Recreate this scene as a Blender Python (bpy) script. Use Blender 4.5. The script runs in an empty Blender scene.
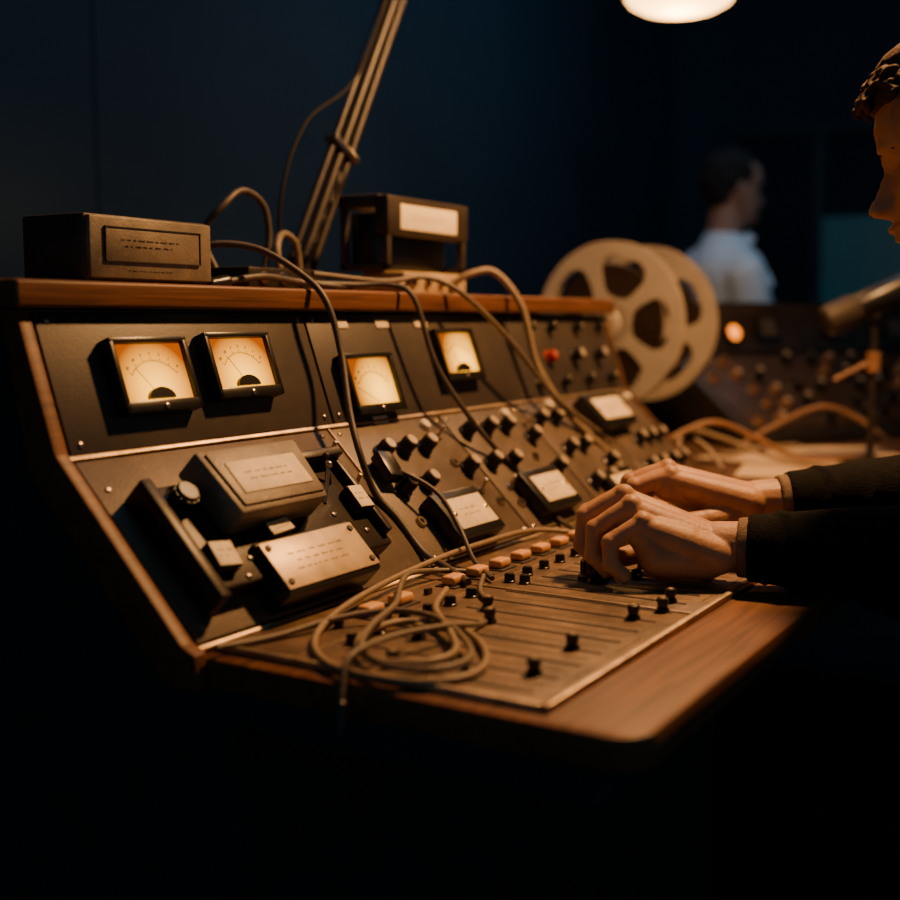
import bpy, bmesh, math, random
from mathutils import Matrix, Vector, Euler
random.seed(7)
scene=bpy.context.scene
COL=scene.collection
V=Vector
# ------------------------------------------------------------------ materials
def mat(name,base,rough=0.5,metal=0.0,var=0.25,nscale=30.0,bump=0.0,bscale=200.0,emit=None,estr=0.0,sss=0.0,scratch=0.0,spec=None):
    m=bpy.data.materials.new(name);m.use_nodes=True
    nt=m.node_tree;b=nt.nodes["Principled BSDF"]
    tc=nt.nodes.new("ShaderNodeTexCoord")
    n=nt.nodes.new("ShaderNodeTexNoise");n.inputs["Scale"].default_value=nscale;n.inputs["Detail"].default_value=6
    nt.links.new(tc.outputs["Object"],n.inputs["Vector"])
    r=nt.nodes.new("ShaderNodeValToRGB")
    r.color_ramp.elements[0].position=0.3;r.color_ramp.elements[1].position=0.72
    lo=[c*(1-var) for c in base];hi=[min(1,c*(1+var)) for c in base]
    r.color_ramp.elements[0].color=(*lo,1);r.color_ramp.elements[1].color=(*hi,1)
    nt.links.new(n.outputs["Fac"],r.inputs["Fac"])
    last=r.outputs["Color"]
    if scratch>0:
        n2=nt.nodes.new("ShaderNodeTexNoise");n2.inputs["Scale"].default_value=55;n2.inputs["Detail"].default_value=10;n2.inputs["Roughness"].default_value=0.8
        nt.links.new(tc.outputs["Object"],n2.inputs["Vector"])
        r2=nt.nodes.new("ShaderNodeValToRGB");r2.color_ramp.elements[0].position=0.54;r2.color_ramp.elements[1].position=0.70
        nt.links.new(n2.outputs["Fac"],r2.inputs["Fac"])
        mx=nt.nodes.new("ShaderNodeMixRGB");mx.inputs["Color2"].default_value=(min(1,base[0]*2.6+.03),min(1,base[1]*2.6+.02),min(1,base[2]*2.6+.01),1)
        ml=nt.nodes.new("ShaderNodeMath");ml.operation='MULTIPLY';ml.inputs[1].default_value=scratch
        nt.links.new(r2.outputs["Color"],ml.inputs[0]);nt.links.new(ml.outputs[0],mx.inputs["Fac"])
        nt.links.new(last,mx.inputs["Color1"]);last=mx.outputs["Color"]
    nt.links.new(last,b.inputs["Base Color"])
    b.inputs["Roughness"].default_value=rough;b.inputs["Metallic"].default_value=metal
    if spec is not None: b.inputs["Specular IOR Level"].default_value=spec
    if sss>0:
        b.inputs["Subsurface Weight"].default_value=sss
        b.inputs["Subsurface Radius"].default_value=(1,.35,.2);b.inputs["Subsurface Scale"].default_value=0.005
    if bump>0:
        n3=nt.nodes.new("ShaderNodeTexNoise");n3.inputs["Scale"].default_value=bscale;n3.inputs["Detail"].default_value=4
        nt.links.new(tc.outputs["Object"],n3.inputs["Vector"])
        bp=nt.nodes.new("ShaderNodeBump");bp.inputs["Strength"].default_value=bump;bp.inputs["Distance"].default_value=0.002
        nt.links.new(n3.outputs["Fac"],bp.inputs["Height"]);nt.links.new(bp.outputs["Normal"],b.inputs["Normal"])
    if emit:
        b.inputs["Emission Color"].default_value=(*emit,1);b.inputs["Emission Strength"].default_value=estr
    return m
def wood(name,c1,c2,rough=0.35,sc=(3,60,60)):
    m=bpy.data.materials.new(name);m.use_nodes=True
    nt=m.node_tree;b=nt.nodes["Principled BSDF"]
    tc=nt.nodes.new("ShaderNodeTexCoord");mp=nt.nodes.new("ShaderNodeMapping");mp.inputs["Scale"].default_value=sc
    n=nt.nodes.new("ShaderNodeTexNoise");n.inputs["Scale"].default_value=1.6;n.inputs["Detail"].default_value=9;n.inputs["Distortion"].default_value=1.2
    r=nt.nodes.new("ShaderNodeValToRGB");r.color_ramp.elements[0].position=.32;r.color_ramp.elements[1].position=.68
    r.color_ramp.elements[0].color=(*c1,1);r.color_ramp.elements[1].color=(*c2,1)
    nt.links.new(tc.outputs["Object"],mp.inputs["Vector"]);nt.links.new(mp.outputs[0],n.inputs["Vector"]);nt.links.new(n.outputs["Fac"],r.inputs["Fac"])
    nt.links.new(r.outputs["Color"],b.inputs["Base Color"]);b.inputs["Roughness"].default_value=rough
    b.inputs["Specular IOR Level"].default_value=.3
    bp=nt.nodes.new("ShaderNodeBump");bp.inputs["Strength"].default_value=.15;bp.inputs["Distance"].default_value=.001
    nt.links.new(n.outputs["Fac"],bp.inputs["Height"]);nt.links.new(bp.outputs["Normal"],b.inputs["Normal"])
    return m
def facemat(name,cin,cout,strength,cx=0,cy=-0.02,rad=0.05):
    # backlit dial: glow colour falls off from the bulb behind the lower middle of the face
    m=bpy.data.materials.new(name);m.use_nodes=True
    nt=m.node_tree;b=nt.nodes["Principled BSDF"]
    tc=nt.nodes.new("ShaderNodeTexCoord")
    d=nt.nodes.new("ShaderNodeVectorMath");d.operation='DISTANCE';d.inputs[1].default_value=(cx,cy,.0102)
    mr=nt.nodes.new("ShaderNodeMapRange");mr.inputs["From Min"].default_value=0;mr.inputs["From Max"].default_value=rad
    r=nt.nodes.new("ShaderNodeValToRGB");r.color_ramp.elements[0].color=(*cin,1);r.color_ramp.elements[1].color=(*cout,1);r.color_ramp.elements[0].position=.12
    nt.links.new(tc.outputs["Object"],d.inputs[0]);nt.links.new(d.outputs["Value"],mr.inputs["Value"]);nt.links.new(mr.outputs["Result"],r.inputs["Fac"])
    nt.links.new(r.outputs["Color"],b.inputs["Emission Color"]);b.inputs["Emission Strength"].default_value=strength
    b.inputs["Base Color"].default_value=(.02,.007,.001,1);b.inputs["Roughness"].default_value=.9;b.inputs["Specular IOR Level"].default_value=.02
    return m
M_panel=mat("dark_panel_paint",(.120,.086,.056),.48,.15,.3,14,.15,300,scratch=.35)
M_panelU=mat("meter_panel_paint",(.050,.039,.032),.5,.1,.25,14,.1,300,scratch=.2)
M_desk=mat("worn_desk_panel",(.145,.090,.050),.5,.1,.5,26,.2,250,scratch=.75)
M_wood=wood("walnut_wood",(.090,.034,.013),(.215,.086,.031),.48)
M_woodd=wood("dark_wood",(.05,.024,.012),(.12,.055,.022),.5)
M_trim=mat("aged_brass",(.50,.37,.23),.45,.8,.35,60)
M_black=mat("black_plastic",(.012,.011,.010),.32,0,.2,80)
M_blackm=mat("black_metal",(.034,.027,.021),.4,.4,.3,40,.1,300,scratch=.3)
M_body=mat("cabinet_black",(.030,.037,.044),.9,0,.2,20,spec=.05)
M_box=mat("worn_grey_enamel",(.20,.160,.115),.5,.2,.35,22,.2,350,scratch=.5)
M_tan=mat("tan_plate",(.62,.45,.24),.42,.25,.25,35,.05,300)
M_cream=mat("cream_label",(.84,.67,.40),.55,0,.15,60)
M_ink=mat("dark_ink",(.03,.02,.015),.6,0,.1,50)
M_fade=mat("faded_brown_ink",(.40,.27,.14),.6,0,.1,50)
M_chrome=mat("worn_steel",(.55,.45,.33),.28,1,.15,60)
M_cap=mat("cream_cap_highlight",(.72,.58,.40),.35,.5,.15,60)  # pale tone stands in for the highlight on knob tops
M_orange=mat("orange_tan_plastic",(.80,.40,.15),.45,0,.12,60)
M_red=mat("red_plastic",(.35,.03,.012),.3,0,.1,60)
M_white=mat("ivory_plastic",(.75,.64,.46),.4,0,.1,60)
M_cab1=mat("grey_brown_rubber",(.17,.125,.080),.5,0,.2,120)
M_cab2=mat("dark_rubber",(.075,.056,.041),.5,0,.2,120)
M_cabk=mat("black_rubber",(.008,.007,.007),.6,0,.2,120,spec=.2)
M_cab3=mat("tan_rubber",(.27,.19,.11),.5,0,.2,120)
M_cab4=mat("orange_rubber",(.26,.13,.06),.5,0,.2,120)
M_reel=mat("cream_reel_metal",(.66,.56,.42),.4,.3,.1,20)
M_tape=mat("brown_tape",(.03,.018,.012),.35,0,.2,20)
M_skin=mat("skin",(.50,.262,.130),.5,0,.14,60,.22,330,sss=.12)
M_hair=mat("brown_hair",(.075,.036,.017),.75,0,.5,140,.7,500,spec=.25)
M_knit=mat("dark_knit",(.007,.0065,.007),.95,0,.3,120,.6,500,spec=.15)
M_cuff=mat("brown_cuff_cloth",(.20,.13,.08),.85,0,.2,120,.6,500)
M_trou=mat("dark_trousers",(.006,.006,.008),.95,0,.2,60)
M_shirt=mat("pale_blue_shirt",(.62,.74,.82),.8,0,.08,12)
M_hair2=mat("black_hair",(.006,.006,.006),.9,0,.3,60)
M_skin2=mat("dim_skin",(.30,.17,.12),.6,0,.1,30)
M_paper=mat("aged_paper",(.62,.45,.26),.7,0,.12,20)
M_wall=mat("navy_wall_paint",(.020,.046,.066),.85,0,.22,1.2,.1,60)
M_floor=mat("dark_floor",(.024,.031,.037),.95,0,.3,3,spec=.05)
M_wallt=mat("navy_trim_paint",(.022,.042,.056),.6,0,.1,4)
M_ceil=mat("dark_ceiling",(.02,.025,.035),.9,0,.1,2)
M_vu=facemat("glowing_meter_dial",(1.0,.42,.018),(.15,.026,.0),4.2,0,-.016,.050)
M_vu2=facemat("glowing_amber_dial",(1.0,.44,.025),(.12,.022,.0),4.6,.012,-.010,.050)
M_lampglow=mat("lamp_diffuser",(.9,.8,.6),.5,0,.02,5,emit=(1.0,.50,.14),estr=8)
M_amber=mat("amber_lens",(.6,.2,.03),.3,0,.05,30,emit=(1,.24,.015),estr=3.0)
M_teal=mat("teal_glass",(.02,.07,.09),.3,0,.3,3,emit=(.04,.20,.25),estr=.07)
M_glass=mat("dark_window_glass",(.012,.025,.035),.15,0,.1,3)
M_mic=mat("mic_dark_tan_metal",(.045,.032,.023),.6,.2,.15,60)
M_arm=mat("dark_bronze",(.022,.016,.012),.38,.1,.2,60)
# ------------------------------------------------------------------ mesh helpers
class G:
    def __init__(s): s.bm=bmesh.new()
    def _merge(s,t,M=None):
        if M is not None: bmesh.ops.transform(t,matrix=M,verts=t.verts)
        me=bpy.data.meshes.new("t");t.to_mesh(me);t.free();s.bm.from_mesh(me);bpy.data.meshes.remove(me);return s
    def box(s,c,d,bev=0,seg=2,M=None):
        t=bmesh.new();bmesh.ops.create_cube(t,size=1)
        bmesh.ops.scale(t,vec=d,verts=t.verts)
        if bev: bmesh.ops.bevel(t,geom=list(t.edges),offset=bev,segments=seg,profile=.5,affect='EDGES')
        bmesh.ops.translate(t,vec=c,verts=t.verts)
        return s._merge(t,M)
    def b2(s,x0,x1,y0,y1,z0,z1,bev=0,seg=2,M=None):
        return s.box(((x0+x1)/2,(y0+y1)/2,(z0+z1)/2),(x1-x0,y1-y0,z1-z0),bev,seg,M)
    def lathe(s,prof,n=28,M=None):
        t=bmesh.new();rings=[]
        for r,z in prof:
            if r<1e-6: rings.append([t.verts.new((0,0,z))])
            else: rings.append([t.verts.new((r*math.cos(2*math.pi*i/n),r*math.sin(2*math.pi*i/n),z)) for i in range(n)])
        for a,b in zip(rings[:-1],rings[1:]):
            for i in range(n):
                j=(i+1)%n
                if len(a)==1 and len(b)==1: continue
                if len(a)==1: t.faces.new((a[0],b[i],b[j]))
                elif len(b)==1: t.faces.new((a[i],a[j],b[0]))
                else: t.faces.new((a[i],a[j],b[j],b[i]))
        bmesh.ops.recalc_face_normals(t,faces=t.faces)
        return s._merge(t,M)
    def cone(s,a,b,ra,rb,n=20):
        a=V(a);b=V(b);L=(b-a).length
        q=(b-a).to_track_quat('Z','Y').to_matrix().to_4x4()
        return s.lathe([(0,0),(ra,0),(rb,L),(0,L)],n,Matrix.Translation(a)@q)
    def caps(s,a,b,ra,rb,n=18):
        s.cone(a,b,ra,rb,n);s.ell(a,(ra,)*3);s.ell(b,(rb,)*3);return s
    def ell(s,c,r,R=None,sub=3):
        t=bmesh.new();bmesh.ops.create_icosphere(t,subdivisions=sub,radius=1)
        bmesh.ops.scale(t,vec=r,verts=t.verts)
        M=Matrix.Translation(V(c))
        if R is not None: M=M@R
        return s._merge(t,M)
    def extr(s,poly,z0,z1,M=None,bev=0):
        t=bmesh.new();vs=[t.verts.new((x,y,z0)) for x,y in poly];f=t.faces.new(vs)
        r=bmesh.ops.extrude_face_region(t,geom=[f]);nv=[e for e in r['geom'] if isinstance(e,bmesh.types.BMVert)]
        bmesh.ops.translate(t,vec=(0,0,z1-z0),verts=nv);bmesh.ops.recalc_face_normals(t,faces=t.faces)
        if bev: bmesh.ops.bevel(t,geom=list(t.edges),offset=bev,segments=2,profile=.5,affect='EDGES')
        return s._merge(t,M)
    def tube(s,pts,r,n=10,res=8,taper=None):
        P=[V(p) for p in pts]
        Q=[P[0]*2-P[1]]+P+[P[-1]*2-P[-2]]
        c=[]
        for i in range(1,len(Q)-2):
            p0,p1,p2,p3=Q[i-1:i+3]
            for k in range(res):
                u=k/res
                c.append(.5*((2*p1)+(p2-p0)*u+(2*p0-5*p1+4*p2-p3)*u*u+(3*p1-p0-3*p2+p3)*u**3))
        c.append(P[-1]);t=bmesh.new();up=V((0.13,.2,1)).normalized();rings=[]
        for i,p in enumerate(c):
            d=(c[min(i+1,len(c)-1)]-c[max(i-1,0)]).normalized()
            up=(up-d*up.dot(d))
            if up.length<1e-4: up=d.orthogonal()
            up.normalize();w=d.cross(up)
            rr=r if taper is None else r*(1-(1-taper)*i/(len(c)-1))
            rings.append([t.verts.new(p+rr*(math.cos(2*math.pi*k/n)*up+math.sin(2*math.pi*k/n)*w)) for k in range(n)])
        for a,b in zip(rings[:-1],rings[1:]):
            for i in range(n): t.faces.new((a[i],a[(i+1)%n],b[(i+1)%n],b[i]))
        t.faces.new(rings[0]);t.faces.new(rings[-1][::-1]);bmesh.ops.recalc_face_normals(t,faces=t.faces)
        return s._merge(t)
    def mesh(s,name,m,smooth=True,ang=40):
        me=bpy.data.meshes.new(name);s.bm.to_mesh(me);s.bm.free()
        if m: me.materials.append(m)
        if smooth:
            me.polygons.foreach_set("use_smooth",[True]*len(me.polygons))
            try: me.set_sharp_from_angle(angle=math.radians(ang))
            except Exception: pass
        return me
WM={}
def put(name,me,parent=None,M=None,label=None,cat=None,group=None,kind=None):
    o=bpy.data.objects.new(name,me);COL.objects.link(o)
    M=M if M is not None else Matrix.Identity(4)
    WM[o.name]=M
    if parent is not None:
        o.parent=parent;o.matrix_parent_inverse=WM[parent.name].inverted()
    o.matrix_basis=M
    if label:o["label"]=label
    if cat:o["category"]=cat
    if group:o["group"]=group
    if kind:o["kind"]=kind
    return o
def top(name,loc,label,cat,group=None,rot=None):
    M=Matrix.Translation(V(loc))
    if rot is not None: M=M@rot
    return put(name,None,None,M,label,cat,group)
T=lambda x,y,z:Matrix.Translation(V((x,y,z)))
def RX(d):return Matrix.Rotation(math.radians(d),4,'X')
def RY(d):return Matrix.Rotation(math.radians(d),4,'Y')
def RZ(d):return Matrix.Rotation(math.radians(d),4,'Z')
def recentre(me):
    xs=[v.co.x for v in me.vertices];ys=[v.co.y for v in me.vertices];zs=[v.co.z for v in me.vertices]
    c=V(((min(xs)+max(xs))/2,(min(ys)+max(ys))/2,min(zs)));me.transform(Matrix.Translation(-c));return Matrix.Translation(c)
def text_mesh(body,size,m,ext=.0002):
    cu=bpy.data.curves.new("t","FONT");cu.body=body;cu.size=size;cu.extrude=ext;cu.align_x='CENTER';cu.align_y='CENTER';cu.resolution_u=2
    o=bpy.data.objects.new("t",cu);COL.objects.link(o);bpy.context.view_layer.update()
    me=bpy.data.meshes.new_from_object(o.evaluated_get(bpy.context.evaluated_depsgraph_get()))
    bpy.data.objects.remove(o);me.materials.clear();me.materials.append(m);return me
def script_marks(w,h,lines,seed,m=None):
    rr=random.Random(seed);g=G();lh=h/lines
    for l in range(lines):
        y=h/2-lh*(l+.5);x=-w/2+rr.uniform(0,w*.12)
        end=w/2-rr.uniform(0,w*.2)
        while x<end:
            ww=rr.uniform(lh*.5,lh*1.6)
            n=max(2,int(ww/(lh*.22)))
            for i in range(n):
                hh=lh*rr.uniform(.14,.36)
                g.box((x+i*lh*.22,y+hh*.1,0.0001),(lh*.05,hh,.0003))
                if rr.random()<.6: g.box((x+i*lh*.22+lh*.08,y+rr.uniform(-.12,.12)*lh,0.0001),(lh*.16,lh*.045,.0003))
            x+=ww+lh*.35
    return g.mesh("lettering",m or M_fade,False)
def remesh(g,name,m,voxel,smooth=4,fac=.5):
    me=g.mesh(name,m);o=bpy.data.objects.new("tmp",me);COL.objects.link(o)
    md=o.modifiers.new("r","REMESH");md.mode='VOXEL';md.voxel_size=voxel;md.use_smooth_shade=True
    if smooth:
        sm=o.modifiers.new("s","SMOOTH");sm.factor=fac;sm.iterations=smooth
    bpy.context.view_layer.update()
    r=bpy.data.meshes.new_from_object(o.evaluated_get(bpy.context.evaluated_depsgraph_get()))
    bpy.data.objects.remove(o);r.name=name;r.materials.clear();r.materials.append(m)
    r.polygons.foreach_set("use_smooth",[True]*len(r.polygons));return r
# ------------------------------------------------------------------ frames of the console
m0=(.369,.75);m1=(.511,.893);u1=(.555,1.018)
def frame(q0,q1):
    L=math.hypot(q1[0]-q0[0],q1[1]-q0[1]);ty,tz=(q1[0]-q0[0])/L,(q1[1]-q0[1])/L
    return Matrix(((1,0,0,0),(0,ty,-tz,q0[0]),(0,tz,ty,q0[1]),(0,0,0,1))),L
PM,LM=frame(m0,m1);PU,LU=frame(m1,u1);PD=T(0,0,.75)
XR=1.18
console=top("mixing_console",(.6,.4,0),"vintage dark metal mixing console with walnut trim and glowing meters","mixing console")
prof=[(.03,.728),(.37,.728),(.37,.749),(.512,.892),(.556,1.018),(.80,1.018),(.80,0.0),(.34,0.0),(.34,.70),(.03,.70)]
YZX=Matrix(((0,0,1,0),(1,0,0,0),(0,1,0,0),(0,0,0,1)))
put("cabinet",G().extr(prof,.004,XR-.013,YZX).mesh("cabinet",M_body,False),console)
ch=[(.355,.725),(.36,.754),(.374,.760),(.508,.899),(.550,1.018),(.572,1.018),(.54,.88),(.39,.725)]
for x0 in (-.012,XR-.013):
    put("side_cheek",G().extr(ch,x0,x0+.014,YZX,bev=.0015).mesh("side_cheek",M_woodd if x0>0 else M_wood,True,30),console,label="slim wooden edge trim")
def rrect(x0,x1,y0,y1,r,n=8,only_front=True):
    p=[]
    for cx,cy,a in ((x1-r,y0+r,-90),(x1-.002,y1-.002,0),(x0+.002,y1-.002,90),(x0+r,y0+r,180)):
        rr_=r if cy<.1 else .002
        for i in range(n+1):
            t=math.radians(a+90*i/n);p.append((cx+rr_*math.cos(t),cy+rr_*math.sin(t)))
    return p
put("desk_ledge",G().extr(rrect(0,XR,0,.372,.028),.726,.750,bev=.003).mesh("desk_ledge",M_wood,True,35),console,label="polished walnut hand rest with rounded corner")
put("top_shelf",G().b2(-.02,XR+.012,.538,.83,1.020,1.044,.004,3).mesh("top_shelf",M_wood,True,35),console,label="walnut shelf board")
for x0,x1 in ((.024,.312),(.315,.62),(.623,.90),(.903,1.165)):
    put("fader_panel",G().b2(x0,x1,.080,.366,.750,.7535,.0012).mesh("fader_panel",M_desk),console)
put("trim_strip",G().b2(.018,1.168,.0725,.0785,.750,.7565,.0012).mesh("trim_strip",M_trim),console,label="thin brass edging strip")
put("trim_strip",G().b2(.0175,.0225,.079,.366,.750,.7560,.0012).mesh("trim_strip",M_trim),console)
for x in (.3135,.6215,.9015):
    put("trim_strip",G().b2(x-.0012,x+.0012,.081,.30,.750,.7548,.0005).mesh("trim_strip",M_trim),console)
put("trim_strip",G().b2(.002,XR-.004,.001,.0055,0,.004,.0012).mesh("trim_strip",M_trim),console,PM)
put("trim_strip",G().b2(.0,XR-.002,LM-.003,LM+.002,0,.005,.0012).mesh("trim_strip",M_trim),console,PM)
for x0,x1 in ((.006,.350),(.354,.575),(.579,.780),(.784,.985),(.989,1.166)):
    put("control_panel",G().b2(x0,x1,.008,LM-.004,0,.003,.001).mesh("control_panel",M_panel),console,PM)
for x0,x1 in ((.006,.366),(.370,.822),(.826,1.166)):
    put("meter_panel",G().b2(x0,x1,.004,LU-.002,0,.003,.001).mesh("meter_panel",M_panelU),console,PU)
put("trim_strip",G().b2(.3515,.3530,.008,LM-.004,0,.0045).mesh("trim_strip",M_trim),console,PM)
scr=G().lathe([(0,0),(.0028,0),(.0028,.0012),(.0018,.0018),(0,.0018)],12).box((0,0,.0018),(.0045,.0006,.0006)).mesh("screw",M_chrome)
for x in (.365,.565,.589,.770,.794,.975,.999,1.155):
    for s in (.016,LM-.012): put("screw",scr,console,PM@T(x,s,.003))
for x,s in ((.02,.165),(.02,.02),(.335,.19)): put("screw",scr,console,PM@T(x,s,.003))
for x in (.018,.355,.381,.811,.837,1.155):
    for s in (.012,LU-.01): put("screw",scr,console,PU@T(x,s,.003))
# ------------------------------------------------------------------ meters
def meter(x,s,w,h,fm,needle=20,hub=True,dep=.016,rich=True):
    M=PU@T(x,s,.003);t=.0058
    g=G()
    for c,d in (((0,h/2-t/2,dep/2),(w,t,dep)),((0,-h/2+t*.9,dep/2),(w,t*1.8,dep)),((-w/2+t/2,0,dep/2),(t,h,dep)),((w/2-t/2,0,dep/2),(t,h,dep))):
        g.box(c,d,.0015)
    g.b2(-w/2+.002,w/2-.002,-h/2+.002,h/2-.002,0,.004)
    o=put("vu_meter",g.mesh("vu_meter",M_black),console,M,label="square black-framed meter with glowing amber dial")
    wi=w-2*t;cy=(h/2-t+(-h/2+1.8*t))/2;hi=h-2.8*t
    put("dial",G().box((0,cy,.0102),(wi,hi,.0012)).mesh("dial",fm,False),o,M)
    pv=V((0,cy-hi/2+.002,.0118))
    g=G();R=hi*.66
    for i in range(25):
        a=math.radians(90+50-100*i/24);r2=R+(.0035 if i%4==0 else .0018)
        p=pv+V((math.cos(a)*(R+r2)/2,math.sin(a)*(R+r2)/2,0))
        g.box((0,0,0),(r2-R,.0003 if i%4 else .0005,.0003),M=Matrix.Translation(p)@Matrix.Rotation(a,4,'Z'))
    for i in range(48):
        a=math.radians(90+50-100*(i+.5)/48)
        g.box((0,0,0),(.0004,R*.04,.0003),M=Matrix.Translation(pv+V((math.cos(a)*R,math.sin(a)*R,0)))@Matrix.Rotation(a,4,'Z'))
    put("dial_scale",g.mesh("dial_scale",M_ink,False),o,M)
    if rich:
        for i,tx in enumerate(("20","10","7","5","3","1","0")):
            a=math.radians(90+46-92*i/6)
            put("dial_numeral",text_mesh(tx,.0042,M_ink),o,M@Matrix.Translation(pv+V((math.cos(a)*(R+.007),math.sin(a)*(R+.0068),-.0003)))@Matrix.Rotation(a-math.pi/2,4,'Z'))
    a=math.radians(90+needle)
    put("needle",G().box((R*.5,0,0),(R*1.05,.0005,.0004)).mesh("needle",M_ink,False),o,M@Matrix.Translation(pv+V((0,0,.001)))@Matrix.Rotation(a,4,'Z'))
    if hub:
        g=G();p=[(.0160*math.cos(math.radians(a_)),.0105*math.sin(math.radians(a_))) for a_ in range(0,181,12)]
        g.extr(p,0,.004)
        put("needle_cover",g.mesh("needle_cover",M_black,True,30),o,M@Matrix.Translation(pv+V((0,-.0005,-.001))))
    put("meter_screw",scr,o,M@T(0,-h/2+t*.7,dep))
meter(.113,.067,.095,.070,M_vu,38)
meter(.234,.072,.095,.067,M_vu,34)
meter(.446,.043,.096,.071,M_vu2,60,False)
meter(.652,.072,.094,.069,M_vu2,30)
for x in (.430,.515,.60): put("tag_label",G().b2(-.014,.014,-.005,.005,0,.0015,.0005).mesh("tag_label",M_cream),console,PU@T(x,.118,.003))
put("tag_label",G().b2(-.014,.014,-.005,.005,0,.0015,.0005).mesh("tag_label",M_cream),console,PU@T(.455,.0015,.003))
# ------------------------------------------------------------------ knobs
def knobmesh(name,r,h,m):
    g=G().lathe([(0,0),(r*1.25,0),(r*1.25,h*.18),(r*1.02,h*.26),(r*.95,h*.9),(r*.8,h),(0,h)],24)
    for i in range(12):
        a=2*math.pi*i/12;g.box((0,0,0),(r*.22,r*.22,h*.6),M=T(r*.96*math.cos(a),r*.96*math.sin(a),h*.55)@Matrix.Rotation(a,4,'Z'))
    return g.mesh(name,m)
K1=knobmesh("knob",.0088,.019,M_black);K2=knobmesh("knob",.0068,.014,M_black);KR=knobmesh("knob",.0085,.014,M_red)
PT=G().box((0,.004,0),(.0012,.008,.0008)).mesh("pointer",M_white,False)
CAP=G().lathe([(0,0),(.0072,0),(.0066,.0014),(0,.0016)],20).mesh("knob_highlight_cap",M_cap)  # disc puts the bright top highlight into colour and shape
def knob(M,me=K1,h=.019,rot=0,cap=False):
    k=put("knob",me,console,M@RZ(rot),label="red knob" if me is KR else None)
    if cap: put("knob_highlight_cap",CAP,k,M@T(0,0,h))
    else: put("pointer",PT,k,M@RZ(rot)@T(0,0,h+.0003))
for x,s in ((.408,.155),(.452,.155),(.494,.153),(.398,.104),(.443,.104),(.604,.165),(.655,.165),(.700,.163),(.545,.113),(.602,.113),(.648,.109),(.745,.14),(.745,.085),(.80,.165),(.845,.163),(.815,.11),(.86,.11),(.90,.075),(.81,.05),(.855,.05),(1.01,.165),(1.05,.10),(1.09,.10),(1.13,.10),(1.01,.05),(1.05,.05),(1.1,.05),(1.14,.05)):
    knob(PM@T(x,s,.003),K1,.019,random.uniform(-120,120),True)
for i,x in enumerate((.925,1.010,1.095)):
    knob(PU@T(x,.064,.003),KR if i==0 else K1,.014 if i==0 else .019,random.uniform(-90,90),i>0)
for x in (.885,.955,1.045,1.13): knob(PU@T(x,.110,.003),K2,.014,random.uniform(-90,90))
for x in (.87,.95,1.035,1.12): knob(PU@T(x,.024,.003),K2,.014,random.uniform(-90,90))
WB=G().lathe([(0,0),(.0075,0),(.0075,.004),(.006,.006),(0,.006)],20).mesh("push_button",M_white)
for x,s in ((.87,.190),(1.15,.185),(.53,.185),(.73,.185)): put("push_button",WB,console,PM@T(x,s,.003),label="round ivory push button")
JK=G().lathe([(.0028,.004),(.006,.004),(.0068,.002),(.0068,0),(.0028,0)],20).mesh("jack_socket",M_chrome)
for x,s in ((.385,.060),(.385,.131),(.53,.125),(.56,.06),(.725,.06),(.60,.05),(.72,.11)): put("jack_socket",JK,console,PM@T(x,s,.003))
TG=G().lathe([(0,0),(.005,0),(.005,.003),(.0022,.004),(.0022,.014),(.003,.017),(0,.018)],14).mesh("toggle_switch",M_chrome)
for x,s in ((.54,.165),(.54,.08),(.605,.075),(.655,.075),(.76,.165),(.94,.11),(.97,.11),(.325,.165),(.325,.12)): put("toggle_switch",TG,console,PM@T(x,s,.003)@RX(random.choice((18,-18))))
MK=G()
for x,s in ((.408,.155),(.452,.155),(.398,.104),(.443,.104),(.604,.165),(.655,.165),(.545,.113),(.602,.113),(.80,.165),(.815,.11)):
    for i in range(9):
        a=math.radians(-225+i*33.75);MK.box((0,0,0),(.0025,.0006,.0003),M=T(x+.0145*math.cos(a),s+.0145*math.sin(a),.0032)@Matrix.Rotation(a,4,'Z'))
put("knob_scale_marks",MK.mesh("knob_scale_marks",M_fade,False),console,PM)
def block(x,s,w,h,hgt,seed,lit=False):
    M=PM@T(x,s,.003)
    b=put("label_block",G().b2(-w/2-.012,w/2+.008,-h/2-.010,h/2+.012,0,hgt,.003).mesh("label_block",M_black),console,M,label="raised black block with cream name plate")
    put("name_plate",G().b2(-w/2,w/2,-h/2,h/2,0,.0015,.0006).mesh("name_plate",M_cream),b,M@T(0,0,hgt))
    put("lettering",script_marks(w*.5,h*.4,2,seed),b,M@T(0,0,hgt+.0015))
    for sx in (-1,1): put("screw",scr,b,M@T(sx*(w/2-.006),0,hgt+.0008))
block(.452,.048,.078,.040,.020,3);block(.662,.051,.078,.040,.020,4);block(1.000,.153,.100,.040,.024,5);block(.87,.03,.07,.03,.016,6)
SL=G().b2(-.0016,.0016,0,.165,0,.0006).mesh("fader_slot",M_ink,False)
TK=G()
for i in range(17): TK.b2(.005,.0085 if i%4 else .012,i*.01,i*.01+.0006,0,.0003)
for k in (.0165,.0205): TK.b2(k,k+.0006,0,.16,0,.0003)
TK=TK.mesh("fader_scale",M_fade,False)
FC=G().lathe([(0,0),(.0058,0),(.0064,.002),(.0043,.005),(.0056,.010),(.0052,.0125),(0,.013)],20).mesh("fader_cap",M_black)
FP=G().lathe([(0,0),(.0026,0),(.0022,.0006),(0,.0006)],14).mesh("cap_dot",M_fade)
xs=[.045+.0375*i for i in range(30)]
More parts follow.
